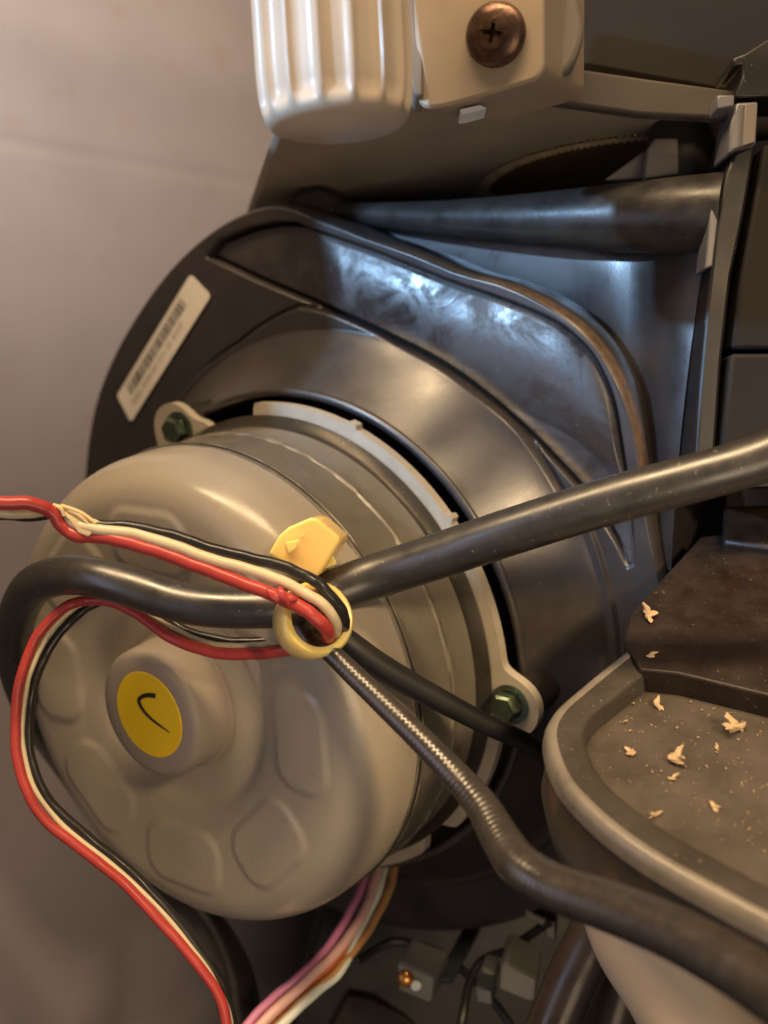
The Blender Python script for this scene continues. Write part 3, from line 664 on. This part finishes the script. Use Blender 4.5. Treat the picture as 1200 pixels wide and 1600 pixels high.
# ------------------------------------------------------------------ tray, lower right
tn = Vector((-.12, -.50, .86)).normalized(); t0 = at(850, 1150, 11.3)
tray = thing('round_tray', at(1000, 1350, 9.5), 'grey rounded tray lower right with crumbs on its dusty floor', 'tray')
rim = [(1015, 985), (960, 1025), (905, 1070), (862, 1110), (849, 1150), (870, 1215), (925, 1277), (1000, 1335), (1100, 1393), (1200, 1445), (1320, 1500), (1500, 1400), (1500, 900), (1200, 900)]
rp = [Vector(p) for p in spline([list(onp(x, y, t0, tn)) for x, y in rim[:11]], 10)] + [onp(x, y, t0, tn) for x, y in rim[11:]]
cen = onp(1230, 1160, t0, tn)


def off(p, k, h):
    q = (cen - p).normalized(); q = (q - tn * q.dot(tn)).normalized(); return p + q * k + tn * h


prof_t = [(.14, -.01), (.12, .0), (.07, -.01), (.03, -.04), (0, -.10), (-.02, -.2)]
n = len(rp); vs = [off(p, k, h) for k, h in prof_t for p in rp]
mb = MB(); mb.add(vs, [(i * n + k, i * n + (k + 1) % n, (i + 1) * n + (k + 1) % n, (i + 1) * n + k) for i in range(len(prof_t) - 1) for k in range(n)]); mb.build('rim', M['rimedge'], tray, smooth=50)
prof_b = [(.44, -.36), (.42, -.06), (.40, -.03), (.37, -.02), (.13, -.012)]
vs = [off(p, k, h) for k, h in prof_b for p in rp]
mb = MB(); mb.add(vs, [(i * n + k, i * n + (k + 1) % n, (i + 1) * n + (k + 1) % n, (i + 1) * n + k) for i in range(len(prof_b) - 1) for k in range(n)]); mb.build('inner_ledge', M['dishrim'], tray, smooth=40)
prof_s = [(.05, -.14), (.02, -.30), (0, -.5), (-.06, -.8), (-.02, -1.15), (.25, -1.5), (.8, -1.7)]
vs = [off(p, k, h) for k, h in prof_s for p in rp]
mb = MB(); mb.add(vs, [(i * n + k, i * n + (k + 1) % n, (i + 1) * n + (k + 1) % n, (i + 1) * n + k) for i in range(len(prof_s) - 1) for k in range(n)]); mb.build('side_wall', M['dishside'], tray, smooth=60)
mb = MB(); fl_ = [off(p, .3, -.27) for p in rp]; mb.add(fl_, [tuple(range(n))]); mb.build('tray_floor', M['dish'], tray, smooth=0)
# dark brown stepped block behind the tray floor
blk = thing('brown_step', at(1100, 1000, 11.5), 'glossy dark brown stepped block at the right edge above the tray', 'block')
sp0 = t0 + tn * .04
f1 = [onp(x, y, sp0, tn) for x, y in ((1000, 1046), (1060, 1052), (1300, 1110), (1400, 860), (1180, 830), (1095, 838), (985, 958), (975, 1000))]
mb = MB(); mb.prism(f1, -tn * .32); mb.build('lower_step', M['brownp'], blk, bevel=.025)
f2 = [onp(x, y, sp0 + tn * .12, tn) for x, y in ((1130, 845), (1400, 880), (1400, 780), (1130, 790))]
mb = MB(); mb.prism(f2, -tn * .5); mb.build('upper_step', M['brownp'], blk, bevel=.05)
# crumbs
FLOORP = t0 - tn * .265


def crumb(px, py, size, lab_, seed, org=FLOORP, stretch=1.6, name='wood_crumb', arms=2):
    rr = random.Random(seed); c = onp(px, py, org, tn); X = tn.orthogonal().normalized(); Y = tn.cross(X)
    b_ = _bm.new(); mbb = MB()
    for k in range(arms):
        b2 = _bm.new(); _bm.ops.create_icosphere(b2, subdivisions=2, radius=1)
        a = rr.uniform(0, 6.28); d_ = (X * math.cos(a) + Y * math.sin(a) + tn * rr.uniform(0, .9 if k else .3)).normalized(); e_ = d_.cross(tn + X * .3).normalized(); g_ = d_.cross(e_)
        la, lb, lg = size * rr.uniform(.35, .62), size * rr.uniform(.12, .24), size * rr.uniform(.06, .13)
        cc = c + tn * size * .16 + d_ * la * (.55 if k else 0); ph_ = rr.uniform(0, 9)
        V_ = []
        for v in b2.verts:
            q = v.co; j_ = 1 + rr.uniform(-.28, .28)
            V_.append(cc + d_ * q.x * la * j_ + e_ * (q.y * lb * j_ + lb * .7 * math.sin(q.x * 2 + ph_)) + g_ * q.z * lg * j_)
        mbb.add(V_, [tuple(v.index for v in f.verts) for f in b2.faces]); b2.free()
    b_.free(); o = mbb.build(name, M['chip'], smooth=0); tag(o, lab_, 'crumb', 'wood crumbs on the tray'); return o


crumb(1152, 1140, .27, 'largest crumb, a forked tan splinter at the right of the tray', 2, arms=3)
crumb(1058, 1190, .22, 'chunky tan crumb in the middle of the tray floor', 5, arms=3)
crumb(1030, 1107, .15, 'flat crumb beside the shadow of the brown step', 8)
crumb(985, 1178, .16, 'curved pale shaving near the left of the tray floor', 9, arms=2)
crumb(983, 1096, .10, 'small orange crumb at the back left of the tray', 12)
crumb(1115, 1262, .11, 'small crumb towards the lower right of the tray floor', 14)
crumb(1025, 1275, .13, 'pale crumb at the front of the tray floor', 15)
crumb(1050, 1218, .10, 'tiny crumb just below the chunky middle one', 16)
crumb(977, 1128, .07, 'tiny pale speck near the left wall of the tray', 17)
crumb(1120, 1170, .07, 'tiny crumb left of the forked splinter', 18)
st1 = t0 + tn * .05
crumb(1012, 966, .22, 'reddish brown curled shaving on the corner of the brown step', 21, org=st1, arms=3)
crumb(1016, 1026, .13, 'yellow tan crumb at the front edge of the brown step', 22, org=st1, arms=2)
mbs = MB()
for k in range(170):
    x = random.uniform(945, 1200); y = random.uniform(1095, 1400)
    if y > 1150 + (x - 900) * .62: continue
    c = onp(x, y, FLOORP, tn); s_ = random.uniform(.006, .022); q = Vector([random.gauss(0, 1) for _ in range(3)]).normalized(); r_ = q.orthogonal().normalized() * s_; u_ = q.cross(r_)
    mbs.add([c + r_ + tn * s_ * .6, c - r_ * .5 + u_ + tn * s_ * .6, c - r_ * .5 - u_ + tn * s_ * .6, c + tn * s_ * 1.4], [(0, 1, 2), (0, 1, 3), (1, 2, 3), (2, 0, 3)])
o = mbs.build('fine_crumbs', M['chip'], smooth=0); tag(o, 'fine tan dust and crumbs scattered over the tray floor', 'crumbs', kind='stuff')

# ------------------------------------------------------------------ things under the blower
mb = MB(); P, R = px_path([(1030, 1370, 11.6, .9), (1048, 1450, 11.5, .85), (1090, 1540, 11.3, .75), (1130, 1620, 11.2, .78), (1180, 1760, 11, .85)]); mb.tube(P, R, 48)
o = mb.build('beige_column', M['beige']); tag(o, 'pale beige rounded column under the tray at the bottom edge', 'column')
cb = thing('terminal_block', at(660, 1540, 16), 'small grey terminal block with copper contact under the blower', 'terminal block')
mb = MB(); mb.prism([at(*p, 15.8) for p in ((619, 1505), (625, 1504), (677, 1526), (680, 1530), (676, 1566), (668, 1568), (622, 1548))], Vector((.9, 1.6, .8)) * .25); mb.build('block_body', M['conn'], cb, bevel=.03)
mb = MB(); mb.revolve([(.12, 0), (.10, .03), (.04, .06), (0, .06)], at(634, 1530, 15.77), (0, -1, 0), 20); mb.build('copper_contact', M['copper'], cb)
mb = MB(); mb.revolve([(.08, 0), (.07, .02), (0, .04)], at(650, 1540, 15.77), (0, -1, 0), 16); mb.build('steel_contact', M['mint'], cb)
mb = MB(); mb.prism([at(681, 1530, 15.9), at(708, 1530, 15.9), at(752, 1448, 18), at(728, 1440, 18)], (0, .12, -.12)); mb.build('lever', M['teal'], cb, bevel=.02)
mb = MB(); mb.prism([at(*p, 16.5) for p in ((820, 1422), (868, 1442), (868, 1472), (852, 1464), (852, 1450), (820, 1434))], (.1, .4, .1)); o = mb.build('copper_terminal', M['dishrim'], bevel=.02); tag(o, 'bent tan terminal tab in the dark below the tray', 'terminal')
gc = thing('grey_connector', at(800, 1560, 16.2), 'dim grey connector housing right of the terminal block', 'connector')
mb = MB(); mb.prism([at(*p, 16.2) for p in ((782, 1508), (792, 1505), (839, 1530), (836, 1564), (826, 1566), (778, 1546))], (.15, .5, .25)); mb.build('connector_body', M['conn'], gc, bevel=.03)
mb = MB(); mb.prism([at(*p, 16.4) for p in ((752, 1512), (772, 1518), (776, 1534), (756, 1528))], (.1, .3, .1)); mb.build('latch', M['conn'], gc, bevel=.02)
mb = MB(); mb.prism([at(*p, 16.1) for p in ((742, 1542), (768, 1548), (770, 1572), (744, 1566))], (.1, .3, .1)); mb.build('side_clip', M['teal'], gc, bevel=.02)
for k, (a_, lb) in enumerate((([(560, 1500, 17.5), (620, 1470, 17.8), (700, 1500, 17.6), (790, 1590, 17), (830, 1680, 16.5)], 'dark thin wire sagging behind the terminal block'), ([(860, 1440, 16.5), (800, 1480, 17), (745, 1510, 17.2), (720, 1600, 16.8), (715, 1700, 16)], 'dark thin wire dropping left of the grey connector'))):
    P, _ = px_path(a_, 8, .01); mb = MB(); mb.tube(P, .07, 10); o = mb.build('dark_wire', M['blackw']); tag(o, lb, 'wire')
for i, (pts, lab_) in enumerate((([(945, 1410, 13.7), (925, 1470, 13.5), (895, 1530, 13.5), (850, 1640, 13.5)], 'dark brown tube left of the beige column, the nearer to the connector'), ([(1000, 1420, 14.1), (985, 1490, 14), (962, 1560, 14), (935, 1660, 14)], 'dark brown tube directly beside the beige column'))):
    P, _ = px_path(pts); mb = MB(); mb.tube(P, .33, 24); o = mb.build('drain_tube', M['tube']); tag(o, lab_, 'tube', 'dark tubes beside the beige column')
# black base tray under the motor, its left edge standing in front of the panel
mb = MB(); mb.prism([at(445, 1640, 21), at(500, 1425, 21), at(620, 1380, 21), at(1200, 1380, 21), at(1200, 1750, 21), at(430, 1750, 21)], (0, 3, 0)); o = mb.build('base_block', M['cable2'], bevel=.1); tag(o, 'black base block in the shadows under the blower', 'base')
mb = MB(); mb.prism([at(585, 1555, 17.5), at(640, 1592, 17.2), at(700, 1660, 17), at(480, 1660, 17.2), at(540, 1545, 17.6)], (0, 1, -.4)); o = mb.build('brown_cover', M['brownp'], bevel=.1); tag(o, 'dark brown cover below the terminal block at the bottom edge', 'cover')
